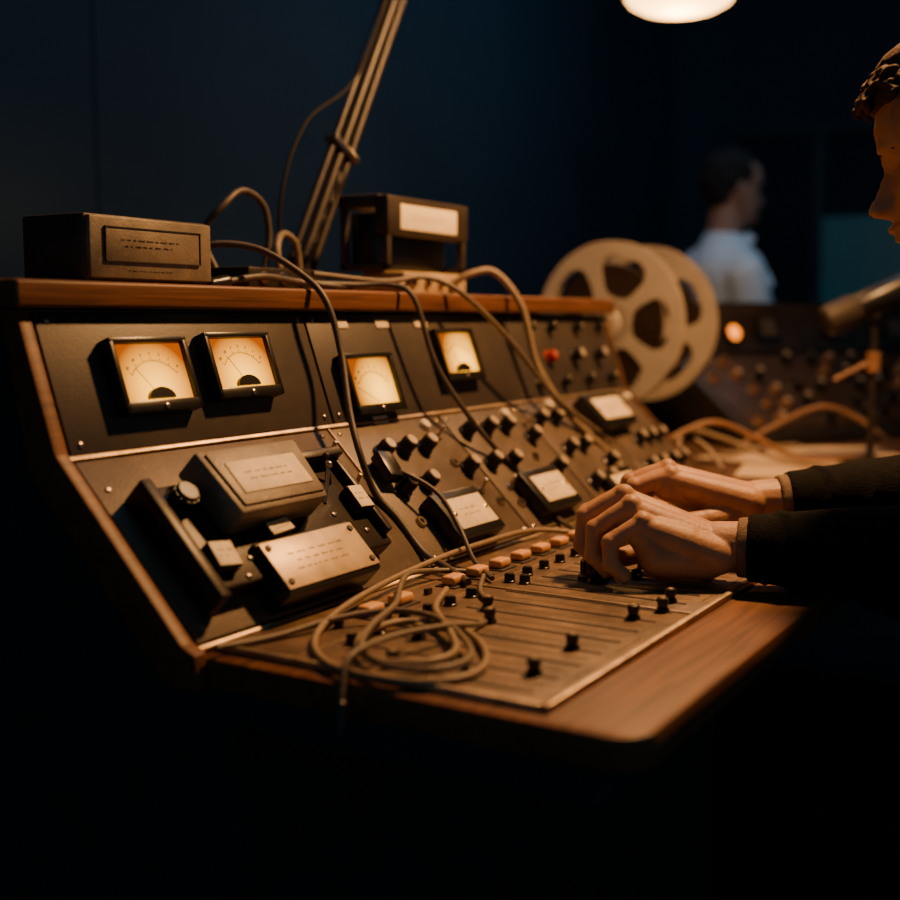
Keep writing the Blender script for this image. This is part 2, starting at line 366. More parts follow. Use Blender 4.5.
for i,x in enumerate(xs):
    if abs(x-.3135)<.006 or abs(x-.6215)<.006 or abs(x-.9015)<.006: x+=.008
    put("fader_slot",SL,console,T(x,.097,.7535))
    put("fader_scale",TK,console,T(x,.099,.7535))
    y={0:.215,2:.240,4:.217,5:.240,8:.112,9:.205,10:.150}.get(i,.110+random.uniform(-.008,.012))
    if not (i in (10,12,14) ):
        f=put("fader_cap",FC,console,T(x,y,.7535));put("cap_dot",FP,f,T(x,y,.7663))
SK=knobmesh("trim_knob",.0048,.009,M_black);SW=G().box((0,0,.003),(.009,.005,.006),.001).mesh("slide_switch",M_black)
rq=random.Random(8)
for i in range(26):
    x=.073+.0375*i+ .008
    if abs(x-.3135)<.012 or abs(x-.6215)<.012 or abs(x-.9015)<.012: continue
    put("trim_knob",SK,console,T(x,.278,.7535))
    if i>7 and i%2: put("slide_switch",SW,console,T(x,.155+rq.uniform(0,.08),.7535))
for x,y in ((.425,.178),(.50,.24),(.47,.19),(.345,.262)): put("trim_knob",SK,console,T(x,y,.7535))
for x0 in (.05,.335,.645,.92):
    put("deck_lettering",script_marks(.16,.007,1,int(x0*100),M_fade),console,T(x0+.10,.2995,.7536))
    put("deck_lettering",script_marks(.18,.007,1,int(x0*100)+3,M_fade),console,T(x0+.11,.088,.7536))
BT=G().box((0,0,.005),(.024,.015,.009),.003,3).mesh("push_key",M_orange)
BF=G().box((0,0,.0007),(.032,.023,.0014),.0004).mesh("key_frame",M_ink)
for i in range(22):
    x=.117+.0465*i
    if x>1.14: break
    if i in (0,3,11,13,14,17,20): 
        put("slide_switch",SW,console,T(x,.318,.7535));continue
    b=put("push_key",BT,console,T(x,.318,.7545),label="orange-tan rounded push key")
    put("key_frame",BF,b,T(x,.318,.7535))
put("engraved_line",G().b2(.03,1.16,.2925,.2933,.7535,.7538).mesh("engraved_line",M_fade,False),console)
put("engraved_line",G().b2(.03,1.16,.342,.3428,.7535,.7538).mesh("engraved_line",M_fade,False),console)
put("knob",knobmesh("knob",.013,.022,M_black),console,T(.398,.212,.7535),label="larger black knob held by the fingers")
# ------------------------------------------------------------------ big control box on sloped panel
cb=put("control_box",None,None,PM@T(.17,.08,.003),"dark metal control unit with tan engraved plate and paper labels","control box")
Q=PM@T(-.014,-.004,.0032)
put("base_tray",G().b2(.040,.300,.040,.150,0,.022,.003).b2(.040,.052,.030,.155,.0,.030,.002).mesh("base_tray",M_blackm),cb,Q)
put("upper_case",G().extr([(.094,.088),(.212,.088),(.222,.158),(.088,.158)],.022,.054,bev=.004).mesh("upper_case",M_box,True,35),cb,Q)
put("case_lid",G().extr([(.100,.094),(.208,.094),(.216,.152),(.095,.152)],.054,.0565,bev=.001).mesh("case_lid",M_box,True,35),cb,Q)
lab=put("name_plate",G().b2(-.046,.046,-.017,.017,0,.0012,.0004).mesh("name_plate",M_cream),cb,Q@T(.154,.122,.0565),label="cream paper name plate")
put("lettering",script_marks(.07,.014,2,11),lab,Q@T(.154,.122,.0577))
lw=put("lower_case",G().b2(.110,.246,.014,.072,0,.030,.003).mesh("lower_case",M_black),cb,Q)
pl=put("engraved_plate",G().b2(.112,.244,.018,.068,.030,.0325,.001).mesh("engraved_plate",M_tan),cb,Q,label="tan metal plate with four corner screws")
put("lettering",script_marks(.085,.024,3,21),pl,Q@T(.178,.043,.0325))
for sx in (.119,.237):
    for sy in (.025,.061): put("plate_screw",G().lathe([(0,0),(.0034,0),(.003,.0016),(0,.0018)],14).mesh("plate_screw",M_ink),pl,Q@T(sx,sy,.0325))
for x,s,w,h,a,z in ((.068,.066,.024,.024,-8,.034),(.150,.0795,.030,.013,4,.034),(.284,.092,.020,.026,-4,.034)):
    bk=put("label_bracket",G().b2(-w/2-.001,w/2+.001,-h/2-.001,h/2+.001,.0,z-.0225,.001).mesh("label_bracket",M_blackm),cb,Q@T(x,s,.0222)@RZ(a))
    l=put("paper_label",G().b2(-w/2,w/2,-h/2,h/2,0,.001,.0003).mesh("paper_label",M_cream),cb,Q@T(x,s,z)@RZ(a))
    put("lettering",script_marks(w*.7,h*.5,2,int(x*1000)),l,Q@T(x,s,z+.001)@RZ(a))
put("rotary_knob",knobmesh("rotary_knob",.011,.020,M_black),cb,Q@T(.068,.128,.022))
put("lever",G().cone((0,0,0),(.012,.028,.022),.0022,.0022).ell((.012,.028,.022),(.004,.004,.004)).mesh("lever",M_chrome),cb,Q@T(.245,.10,.022))
put("lever",G().cone((0,0,0),(-.006,.02,.02),.002,.002).ell((-.006,.02,.02),(.0035,)*3).mesh("lever",M_blackm),cb,Q@T(.272,.12,.022))
for x,s in ((.258,.130),(.274,.06),(.245,.085),(.105,.062),(.09,.046)): put("screw",scr,cb,Q@T(x,s,.022))
put("side_bracket",G().b2(.225,.30,.142,.152,.022,.04,.002).b2(.292,.300,.05,.152,.02,.032,.002).mesh("side_bracket",M_blackm),cb,Q)
# ------------------------------------------------------------------ things on the shelf
ZS=1.0445
M_frame=mat("dark_frame_metal",(.060,.046,.034),.45,.3,.3,30,.1,300,scratch=.3)
d1=top("amplifier_box",(.19,.645,ZS),"worn grey metal equipment box with recessed front panel on shelf","equipment box")
put("case",G().b2(.111,.278,.604,.690,ZS+.003,1.110,.003).mesh("case",M_frame),d1)
put("front_frame",G().b2(.113,.276,.598,.606,ZS+.005,1.108,.002).mesh("front_frame",M_box),d1)
ip=put("front_panel",G().b2(.131,.257,.5965,.600,1.066,1.098,.0008).mesh("front_panel",M_box),d1)
put("panel_border",G().b2(.130,.258,.5955,.598,1.0975,1.0985).b2(.130,.258,.5955,.598,1.0655,1.0665).b2(.130,.131,.5955,.598,1.0655,1.0985).b2(.257,.258,.5955,.598,1.0655,1.0985).mesh("panel_border",M_ink,False),d1)
put("lettering",script_marks(.08,.012,2,31,M_ink),d1,T(.190,.5963,1.083)@RX(90))
put("lettering",script_marks(.06,.004,1,32,M_ink),d1,T(.190,.5978,1.057)@RX(90))
for x in (.12,.262): 
    for y in (.62,.68): put("rubber_foot",G().lathe([(0,0),(.008,0),(.008,.004),(0,.004)],16).mesh("rubber_foot",M_black),d1,T(x,y,ZS-.0005))
c2=top("connector_box",(.71,.64,ZS),"low ivory connector box with sockets beneath dark radio box","connector box")
put("case",G().b2(.645,.805,.600,.67,ZS,1.074,.003).mesh("case",M_tan),c2)
for x in (.665,.70,.735,.77): put("socket",JK,c2,T(x,.600,1.060)@RX(90))
rb=top("radio_box",(.71,.65,1.075),"dark open-sided metal radio box with cream labelled fascia","radio box")
put("case",G().b2(.622,.796,.630,.670,1.0745,1.150,.004).mesh("case",M_black),rb)
put("fascia",G().b2(.608,.810,.600,.622,1.120,1.170,.003).mesh("fascia",M_frame),rb,label="dark fascia strip")
l=put("name_plate",G().b2(.636,.776,.5985,.601,1.128,1.160,.0006).mesh("name_plate",mat("cream_label_added_glow",(.85,.68,.42),.5,0,.1,60,emit=(1,.45,.10),estr=.5)),rb)  # plate is no lamp; emission added so the label reads brighter
put("lettering",script_marks(.09,.010,2,41),l,T(.704,.5984,1.144)@RX(90))
for x in (.614,.802): put("side_bracket",G().b2(x-.005,x+.005,.602,.612,1.0745,1.125,.002).b2(x-.005,x+.005,.668,.678,1.0745,1.165,.002).b2(x-.005,x+.005,.602,.678,1.0745,1.084,.002).mesh("side_bracket",M_frame),rb)
put("carry_frame",G().b2(.608,.620,.615,.68,1.155,1.172,.003).b2(.608,.81,.668,.680,1.155,1.170,.003).b2(.798,.810,.615,.68,1.155,1.172,.003).mesh("carry_frame",M_frame),rb)
pb=top("patch_box",(.40,.67,ZS),"small black patch box with cables plugged in","patch box")
put("case",G().b2(.36,.50,.62,.68,ZS,1.070,.003).mesh("case",M_blackm),pb)
for x in (.385,.42,.455): put("socket",JK,pb,T(x,.620,1.058)@RX(90))
# boom arm
bx=.607
ba=top("boom_arm",(bx,.745,ZS),"articulated dark metal microphone boom arm clamped to shelf","boom arm")
put("clamp_base",G().lathe([(0,0),(.032,0),(.032,.008),(.018,.014),(.015,.045),(0,.045)],28).mesh("clamp_base",M_blackm),ba,T(bx,.745,ZS))
A0=V((bx,.745,ZS+.03));A1=V((bx+.112,.745,1.240));A2=V((bx+.300,.745,1.60));dd=(A2-A0).normalized();sd=V((dd.z,0,-dd.x))
for off,r in ((-.022,.0055),(.000,.0070),(.022,.0055)):
    put("arm_tube",G().cone(A0+sd*off,A2+sd*off*.75,r,r,16).mesh("arm_tube",M_arm),ba)
AJ=A0+dd*((A1-A0).dot(dd))
put("arm_joint",G().box((0,0,0),(.060,.024,.010),.003).mesh("arm_joint",M_chrome),ba,Matrix.Translation(AJ)@RY(math.degrees(math.atan2(dd.x,dd.z))),label="brassy clamp collar")
g=G()
hel=[A0+(A1-A0)*.15+(A1-A0)*.7*(i/120)+ .0090*(sd*math.cos(i*1.3)+V((0,1,0))*math.sin(i*1.3)) for i in range(121)]
g.tube(hel,.0010,5,2);put("spring",g.mesh("spring",M_arm),ba)
put("upper_arm",G().caps(A2,(1.15,.62,1.78),.008,.008).mesh("upper_arm",M_arm),ba)
put("arm_cable",G().tube([A0+V((-.04,.0,-.01)),A0+V((-.034,0,.10)),A0+V((0.02,0,.2)),A1+V((.012,-.015,.12)),A2+V((-.03,0,0))],.0026).mesh("arm_cable",M_cabk),ba)
# ------------------------------------------------------------------ cables
def cable(pts,r,m,label,plug0=False,plug1=False,grp="cables on the mixing console"):
    me=G().tube(pts,r).mesh("cable",m);M=recentre(me)
    o=put("cable",me,None,M,label,"cable",grp)
    for fl,a,b in ((plug0,pts[0],pts[1]),(plug1,pts[-1],pts[-2])):
        if fl:
            a=V(a);d=(a-V(b)).normalized()
            put("plug",G().caps(a-d*.004,a+d*.016,r*2.0,r*1.6).mesh("plug",M_black),o)
    return o
cable([(.31,.67,1.055),(.30,.63,1.088),(.335,.59,1.088),(.362,.548,1.060),(.370,.520,1.03),(.369,.500,.975),(.345,.472,.915),(.330,.448,.872),(.340,.436,.83),(.349,.415,.805),(.346,.380,.772),(.335,.345,.762),(.300,.30,.759)],.0038,M_cab2,"long dark rubber cable draped over the console panels")
cable([(.42,.60,1.053),(.50,.575,1.052),(.535,.545,1.052),(.546,.520,1.035),(.556,.495,.955),(.590,.460,.882),(.640,.440,.832),(.655,.412,.800),(.648,.376,.765),(.62,.34,.759),(.58,.31,.757)],.0034,M_cab2,"dark cable looping down between the knob rows")
cable([(.45,.60,1.064),(.56,.575,1.058),(.625,.555,1.064),(.66,.522,1.045),(.730,.490,.985),(.835,.470,.900),(.935,.452,.848),(.985,.420,.800),(.99,.36,.766),(.95,.31,.757)],.0034,M_cab1,"grey-brown cable sweeping across the knobs")
cable([(.76,.597,1.060),(.775,.575,1.074),(.803,.552,1.076),(.818,.518,1.030),(.826,.500,.955),(.838,.480,.912),(.880,.466,.868),(.93,.43,.815),(.935,.39,.775)],.0050,M_cab3,"thick tan cable hanging from the connector box")
cable([(.64,.597,1.060),(.60,.58,1.052),(.565,.57,1.052),(.54,.585,1.05),(.50,.60,1.05)],.004,M_cab3,"short tan cable lying on the wooden shelf",True)
cable([(.385,.452,.850),(.390,.432,.846),(.405,.400,.825),(.400,.370,.792),(.372,.335,.764),(.33,.29,.758)],.0026,M_cab2,"thin dark lead plugged into the sloped panel",True)
cable([(.56,.235,.757),(.590,.29,.757),(.592,.335,.760),(.545,.362,.766),(.45,.364,.768),(.355,.362,.768),(.235,.350,.766),(.130,.330,.762),(.060,.300,.758),(.018,.255,.757),(.008,.210,.757),(.016,.170,.757),(.045,.150,.757),(.085,.158,.757),(.128,.190,.758),(.155,.232,.758),(.140,.268,.760),(.095,.275,.760),(.050,.250,.760),(.030,.215,.762),(.045,.185,.762),(.08,.182,.762),(.125,.215,.764),(.18,.262,.764),(.26,.30,.760)],.0030,M_cab3,"long tan cable coiled loosely on the fader panel")
cable([(.004,.352,.758),(.055,.337,.757),(.110,.318,.762),(.148,.288,.765),(.150,.245,.765),(.112,.195,.764),(.068,.162,.763),(.030,.168,.763),(.018,.202,.764),(.040,.240,.766),(.09,.266,.768),(.16,.29,.768),(.22,.325,.768),(.27,.347,.768),(.32,.342,.762),(.35,.315,.758)],.0028,M_cab1,"coiled grey cable trailing over the desk edge",False)
cable([(.33,.30,.760),(.28,.275,.757),(.235,.238,.757),(.18,.215,.757),(.12,.215,.768),(.06,.225,.772),(.005,.225,.770),(-.012,.220,.750),(-.016,.218,.736)],.0024,M_cab1,"thin grey cable end hanging off the desk edge",False,True)
cable([(.40,.70,1.06),(.395,.72,1.11),(.41,.70,1.145),(.445,.70,1.165),(.482,.70,1.150),(.492,.70,1.11),(.48,.70,1.065)],.0042,M_cab2,"black cable loop standing up behind the patch box")
cable([(.49,.68,1.062),(.495,.69,1.10),(.52,.70,1.118),(.545,.70,1.105),(.55,.70,1.06),(.52,.69,1.050)],.0045,M_cab1,"brown cable loop beside the boom arm base")
cable([(.30,.605,1.050),(.36,.60,1.058),(.42,.60,1.054),(.47,.585,1.050),(.50,.58,1.050)],.004,M_cab2,"black cable lying along the shelf",True)
pc=put("cable_connector",None,None,PM@T(.385,.131,.006),"dark rectangular cable connector plugged into the panel","connector")
put("housing",G().b2(-.012,.012,-.020,.016,.001,.016,.003).mesh("housing",M_black),pc,PM@T(.383,.131,.007)@RZ(-12))
# ------------------------------------------------------------------ side table, reels, second console, mic
tb=top("side_table",(1.90,.40,0),"dark wooden side table holding tape reels and equipment","table")
put("table_top",G().b2(1.184,2.62,-.02,.84,.722,.750,.004).mesh("table_top",M_woodd),tb)
for x,y in ((1.27,.03),(2.57,.03),(1.27,.79),(2.57,.79)): put("leg",G().b2(x-.02,x+.02,y-.02,y+.02,0,.722,.003).mesh("leg",M_woodd),tb)
def flange(R,th,nh,ph):
    bm=bmesh.new();NA,NR=240,40;r0=.07*R
    rings=[[bm.verts.new(((r0+(R-r0)*j/NR)*math.cos(2*math.pi*i/NA),(r0+(R-r0)*j/NR)*math.sin(2*math.pi*i/NA),0)) for i in range(NA)] for j in range(NR+1)]
    for j in range(NR):
        rc=(r0+(R-r0)*(j+.5)/NR)/R
        for i in range(NA):
            a=(i+.5)/NA*2*math.pi-ph;sec=2*math.pi/nh
            da=((a%sec)-sec/2)
            hw=.44*rc+.01
            x=(rc-.59)/.255;y=(da*rc)/hw
            if abs(x)**3.2+abs(y)**3.2<1: continue
            bm.faces.new((rings[j][i],rings[j][(i+1)%NA],rings[j+1][(i+1)%NA],rings[j+1][i]))
    r=bmesh.ops.extrude_face_region(bm,geom=list(bm.faces));nv=[e for e in r['geom'] if isinstance(e,bmesh.types.BMVert)]
    bmesh.ops.translate(bm,vec=(0,0,th),verts=nv)
    bmesh.ops.delete(bm,geom=[v for v in bm.verts if not v.link_faces],context='VERTS')
    bmesh.ops.recalc_face_normals(bm,faces=bm.faces)
    g=G();g._merge(bm);return g
R_=.155
FL=flange(R_,.002,5,.3).mesh("flange",M_reel,True,30)
HB=G().lathe([(.012,-.004),(.026,-.004),(.028,0),(.046,0),(.046,.016),(.028,.016),(.026,.020),(.012,.020),(.012,-.004)],40).mesh("hub",M_reel)
TP=G().lathe([(.046,.003),(.112,.003),(.112,.013),(.046,.013)],64).mesh("tape_pack",M_tape)
for i,(x,rot) in enumerate(((1.42,0),(1.60,25))):
    M=T(x,.648,1.003)@RZ(-6)@RY(-90)@RZ(rot)@T(0,0,-.008)
    r=put("tape_reel",None,None,M,"cream metal open tape reel with cut-out windows and brown tape","tape reel","tape reels on the reel stand")
    put("flange",FL,r,M);put("flange",FL,r,M@T(0,0,.014));put("hub",HB,r,M);put("tape_pack",TP,r,M)
rs=top("reel_stand",(1.50,.648,.7505),"dark metal reel stand with horizontal spindle on side table","reel stand")
put("base_plate",G().b2(1.40,1.60,.56,.74,.7505,.764,.004).mesh("base_plate",M_blackm),rs)
put("post",G().b2(1.490,1.514,.632,.664,.764,1.02,.003).mesh("post",M_blackm),rs)
put("spindle",G().cone((1.395,.648,1.003),(1.625,.648,1.003),.0105,.0105).mesh("spindle",M_chrome),rs)
# second console
C2M=T(2.12,.42,.7505)@RZ(-30)
ec=put("equipment_console",None,None,C2M,"dark secondary equipment console with small knobs and amber indicator","equipment console")
pr=[(-.19,0),(-.19,.03),(.05,.18),(.09,.30),(.17,.30),(.17,0)]
put("cabinet",G().extr(pr,-.40,.40,YZX,bev=.003).mesh("cabinet",M_blackm,True,30),ec,C2M)
a_=math.atan2(.15,.24);SP=C2M@T(0,-.19,.03)@RX(math.degrees(a_))
M_p2=mat("brown_black_panel",(.045,.028,.018),.4,.2,.3,14,.1,200,scratch=.3)
put("sloped_panel",G().b2(-.38,.38,.012,.272,.0,.004,.001).mesh("sloped_panel",M_p2),ec,SP)
K3=knobmesh("knob",.012,.024,M_black);K4=knobmesh("knob",.009,.018,M_cab4)
KC=G().lathe([(0,0),(.0085,0),(.0075,.002),(0,.0025)],18).mesh("knob_highlight_cap",M_chrome)  # metal discs added to give the far knobs warm glints
r3=random.Random(12)
for r_ in range(5):
    for c_ in range(12):
        if r3.random()<.25: continue
        km,kh=(K3,.024) if r3.random()<.6 else (K4,.018)
        MM=SP@T(-.355+c_*.064+r3.uniform(-.010,.010),.035+r_*.052+r3.uniform(-.007,.007),.004)
        k=put("knob",km,ec,MM)
        if r3.random()<.8: put("knob_highlight_cap",KC if r3.random()<.4 else CAP,k,MM@T(0,0,kh))
vf=math.degrees(math.atan2(.12,.04));VP_=C2M@T(0,.05,.18)@RX(vf)
put("meter_panel",G().b2(-.38,.38,.008,.118,0,.003,.001).mesh("meter_panel",M_p2),ec,VP_)
for x in (-.12,.1,.3):
    mt=put("indicator_meter",G().b2(-.036,.036,-.03,.03,0,.014,.003).mesh("indicator_meter",M_black),ec,VP_@T(x,.062,.003))
    put("indicator_dial",G().b2(-.022,.022,-.02,.02,.014,.0155).mesh("indicator_dial",M_panel,False),mt,VP_@T(x,.062,.003))
lp=put("indicator_lamp",G().lathe([(.018,0),(.026,0),(.026,.010),(.018,.012),(.018,0)],28).mesh("indicator_lamp",M_black),ec,VP_@T(-.222,.050,.003),label="round lamp with glowing amber lens")
put("lamp_lens",G().lathe([(0,.002),(.018,.002),(.016,.012),(.008,.017),(0,.018)],28).mesh("lamp_lens",M_amber),lp,VP_@T(-.222,.050,.003))
for i,(x,y,a,w,h) in enumerate(((1.38,.24,12,.20,.26),(1.50,.36,-20,.16,.22),(1.68,.30,30,.18,.24))):
    me=G().b2(-w/2,w/2,-h/2,h/2,0,.0015).mesh("paper_sheet",M_paper,False)
    put("paper_sheet",me,None,T(x,y,.7506+.0018*i)@RZ(a),"aged cream paper sheet lying on the side table","paper","papers on the side table")
SG="cables on the side table"
cable([(1.25,.50,.76),(1.30,.48,.80),(1.36,.42,.83),(1.42,.36,.80),(1.46,.30,.766),(1.52,.24,.762),(1.60,.20,.762)],.005,M_cab4,"orange-brown cable arching over the side table",grp=SG)
cable([(1.24,.42,.762),(1.30,.46,.800),(1.38,.46,.812),(1.44,.38,.78),(1.42,.30,.762),(1.38,.20,.762),(1.36,.10,.762)],.0045,M_cab3,"tan cable curling across the side table",grp=SG)
cable([(1.24,.36,.762),(1.28,.40,.79),(1.33,.44,.80),(1.40,.44,.775),(1.48,.43,.762),(1.60,.42,.762),(1.70,.36,.762)],.0045,M_cab3,"tan cable loop beside the papers",grp=SG)
cable([(1.60,.45,.762),(1.66,.40,.80),(1.70,.32,.84),(1.74,.26,.82),(1.74,.18,.77),(1.72,.10,.762)],.005,M_cab4,"orange cable hanging from the equipment console",grp=SG)
# microphone on stand
MS=V((1.505,.181,.7546))
ms=top("microphone",MS,"dark tan and black studio microphone on a short desk stand","microphone")
put("stand_base",G().lathe([(0,0),(.04,0),(.04,.008),(.012,.016),(0,.016)],32).mesh("stand_base",M_blackm),ms,T(*MS))
put("stand_rod",G().cone((0,0,.01),(0,0,.25),.007,.006).mesh("stand_rod",M_blackm),ms,T(*MS))
put("stand_clutch",G().cone((0,0,.165),(0,0,.20),.012,.012).cone((-.03,.06,.15),(.0,0,.185),.004,.004).mesh("stand_clutch",M_cab4),ms,T(*MS))
top_=MS+V((0,0,.270));dm=V((.48,-.76,.40)).normalized()
def ax(a,d): return Matrix.Translation(a)@d.to_track_quat('Z','Y').to_matrix().to_4x4()
put("microphone_body",G().lathe([(0,-.02),(.018,-.02),(.022,-.01),(.026,.05),(.026,.22),(.015,.24),(0,.24)],28).mesh("microphone_body",M_black),ms,ax(top_-dm*.03+V((0,0,.02)),dm))
put("microphone_head",G().lathe([(0,0),(.022,.002),(.0275,.008),(.0275,.060),(.024,.066),(0,.066)],28).mesh("microphone_head",M_mic),ms,ax(top_-dm*.10+V((0,0,.02)),dm))
put("mount_yoke",G().cone((0,0,-.02),(0,0,.02),.005,.005).box((0,0,.005),(.03,.02,.012),.002).mesh("mount_yoke",M_blackm),ms,Matrix.Translation(top_-V((0,0,.012))))
# ------------------------------------------------------------------ pendant lamp
LP=V((1.893,.699,1.706))
pn=top("pendant_lamp",LP,"round pendant ceiling lamp with glowing warm diffuser","lamp")
put("diffuser",G().lathe([(0,-.028),(.05,-.026),(.085,-.018),(.108,-.006),(.118,.006),(.112,.008),(0,.008)],48).mesh("diffuser",M_lampglow),pn,Matrix.Translation(LP))
put("lamp_shade",G().lathe([(.122,0),(.125,.004),(.110,.05),(.06,.10),(.02,.12),(.02,.14),(0,.14),(0,.13),(.055,.094),(.105,.045),(.118,.004),(.122,0)],48).mesh("lamp_shade",M_blackm),pn,Matrix.Translation(LP+V((0,0,.006))))
put("cord",G().cone((0,0,.14),(0,0,2.8-LP.z),.003,.003,8).mesh("cord",M_cab2),pn,Matrix.Translation(LP))
WL=V((.90,.0,1.95))
wl=top("work_lamp",WL,"black pendant work lamp hanging above the console","lamp")
put("lamp_shade",G().lathe([(.16,0),(.164,.004),(.12,.07),(.03,.12),(0,.12),(0,.112),(.03,.112),(.115,.065),(.16,0)],48).mesh("lamp_shade",M_blackm),wl,Matrix.Translation(WL+V((0,0,.03))))
put("cord",G().cone((0,0,.14),(0,0,2.8-WL.z),.003,.003,8).mesh("cord",M_cab2),wl,Matrix.Translation(WL))
# ------------------------------------------------------------------ people helpers
def interp(tab,z):
    if z<=tab[0][0]: return tab[0][1]
    for (a,b),(c,d) in zip(tab[:-1],tab[1:]):
        if z<=c:
            u=(z-a)/(c-a);u=u*u*(3-2*u);return b+(d-b)*u
    return tab[-1][1]
FR=[(-11.4,4.5),(-10.6,6.6),(-9.4,7.6),(-8,7.5),(-6,7.8),(-4,8.0),(-2,8.0),(0,8.0),(1.2,8.5),(2.2,9.0),(4,9.1),(6,8.7),(8,7.4),(9.6,5.4),(10.8,3.0),(11.5,0.0)]
BK=[(-11.4,1.0),(-10.6,-.5),(-9,-3.0),(-7,-5.0),(-5,-6.5),(-3,-7.8),(0,-9.2),(3,-9.9),(6,-9.7),(8,-8.6),(9.6,-7.0),(10.8,-4.8),(11.5,-2.2)]
HW=[(-11.4,1.6),(-10.6,3.0),(-9,4.3),(-7,5.3),(-5,5.9),(-3,6.4),(0,6.9),(3,7.4),(6,7.4),(8,6.7),(9.6,5.3),(10.8,3.4),(11.5,1.2)]
NS=[(-4.9,0),(-4.5,.8),(-4.1,1.95),(-3.5,2.6),(-2.9,2.5),(-2,1.95),(-1,1.4),(0,.85),(1.0,.45),(2.0,0)]
def gs(x,s): return math.exp(-(x/s)**2)
def head(g,P,sc=.01):
    t=bmesh.new();NZ,NA=120,96;rings=[]
    for j in range(NZ+1):
        z=-11.4+22.9*j/NZ;f=interp(FR,z);b=interp(BK,z);w=interp(HW,z);yc=(f+b)/2-.6;ring=[]
        for i in range(NA):
            a=2*math.pi*i/NA;a=a-.45*math.sin(a)
            sx,cy=math.sin(a),math.cos(a)
            x=w*math.copysign(abs(sx)**.92,sx)
            y=yc+(f-yc)*math.copysign(abs(cy)**.85,cy) if cy>0 else yc-(yc-b)*abs(cy)**.95
            if cy>0:
                fm=min(1,cy*1.6)
                d=1.15*gs(x,2.2)*gs(z+9.3,1.3)
                d+=1.05*gs(x,2.1)*gs(z+6.95,.50)+1.15*gs(x,2.2)*gs(z+5.85,.55)
                d+=.75*gs(x,2.6)*gs(z+4.8,1.6)
                d+=.5*gs(abs(x)-4.6,1.8)*gs(z+2.2,1.7)
                d-=.95*gs(abs(x)-3.1,1.5)*gs(z-.1,1.15)
                d+=.65*gs(abs(x)-3.1,1.0)*gs(z+.1,.75)
                d+=.35*gs(abs(x)-2.8,1.9)*gs(z-1.9,.7)
                n=interp(NS,z);s=interp([(-4.6,1.5),(-3.6,1.35),(-2,.95),(0,.75),(2,.7)],z)
                d+=n*gs(x,s)+.8*gs(abs(x)-1.35,.65)*gs(z+3.8,.7)
                y+=d*fm
            ring.append(t.verts.new(P(x*sc,y*sc,z*sc)))
        rings.append(ring)
    for a,b in zip(rings[:-1],rings[1:]):
        for i in range(NA): t.faces.new((a[i],a[(i+1)%NA],b[(i+1)%NA],b[i]))
    t.faces.new(rings[0]);t.faces.new(rings[-1]);bmesh.ops.recalc_face_normals(t,faces=t.faces);g._merge(t)
    k=sc*100
    for s in (-1,1):
        rim=[P(k*s*(.074+.007*math.sin(math.radians(30+q*22))),k*(-.014-.017*math.cos(math.radians(-80+q*32))),k*(-.010+.028*math.sin(math.radians(-80+q*32)))) for q in range(8)]
        g.tube(rim,.0042,8,4)
        g.caps(P(k*s*.071,-k*.008,-k*.030),P(k*s*.074,-k*.016,k*.010),.007,.008)
def hairlocks(g,hp,HR,seed,n=520,sc=1.0,fringe=False):
    g.ell(hp(0,-.020*sc,.042*sc),(.077*sc,.088*sc,.081*sc),HR)
    g.ell(hp(0,-.055*sc,-.002*sc),(.064*sc,.046*sc,.055*sc),HR)
    zl=.24 if fringe else .52
    if fringe:
        g.ell(hp(0,.044,.070),(.058,.050,.026),HR);g.ell(hp(0,.010,.095),(.060,.070,.030),HR)
    rr=random.Random(seed)
    for i in range(n):
        th=rr.uniform(0,2*math.pi);ph=math.acos(rr.uniform(-.5,1))
        d=V((math.sin(ph)*math.cos(th),math.sin(ph)*math.sin(th),math.cos(ph)))
        if d.y>.50 and d.z<zl: continue
        if d.y>-.15 and d.z<.05 : continue
        R0=V((.078,.091,.084))*sc;cen=V((0,-.018,.040))*sc
        if fringe: R0.y=.091+.024*max(0,min(1,(d.y-.1)/.5))
        pts=[];tan=V((rr.uniform(-.9,.9),rr.uniform(.0,1.0),rr.uniform(-.3,.4)));tan=tan-d*tan.dot(d)
        L=rr.uniform(.014,.028);w0=rr.uniform(0,6);cu_=rr.uniform(.03,.08)
        for k in range(5):
            q=(d+tan*(L*k/4/.085)+V((math.sin(w0+k*1.4),0,math.cos(w0+k*1.4)))*.05).normalized()
            if q.z<zl and q.y>.5: q=V((q.x,q.y,zl)).normalized()
            lift=1.0+cu_*math.sin(k/4*2.4)+(.03*k/4 if d.y>.3 else 0)+(.02 if fringe else 0)
            pts.append(hp(*(V((q.x*R0.x,q.y*R0.y,q.z*R0.z))*lift+cen)))
        g.tube(pts,.0048*sc,6,3,.4)
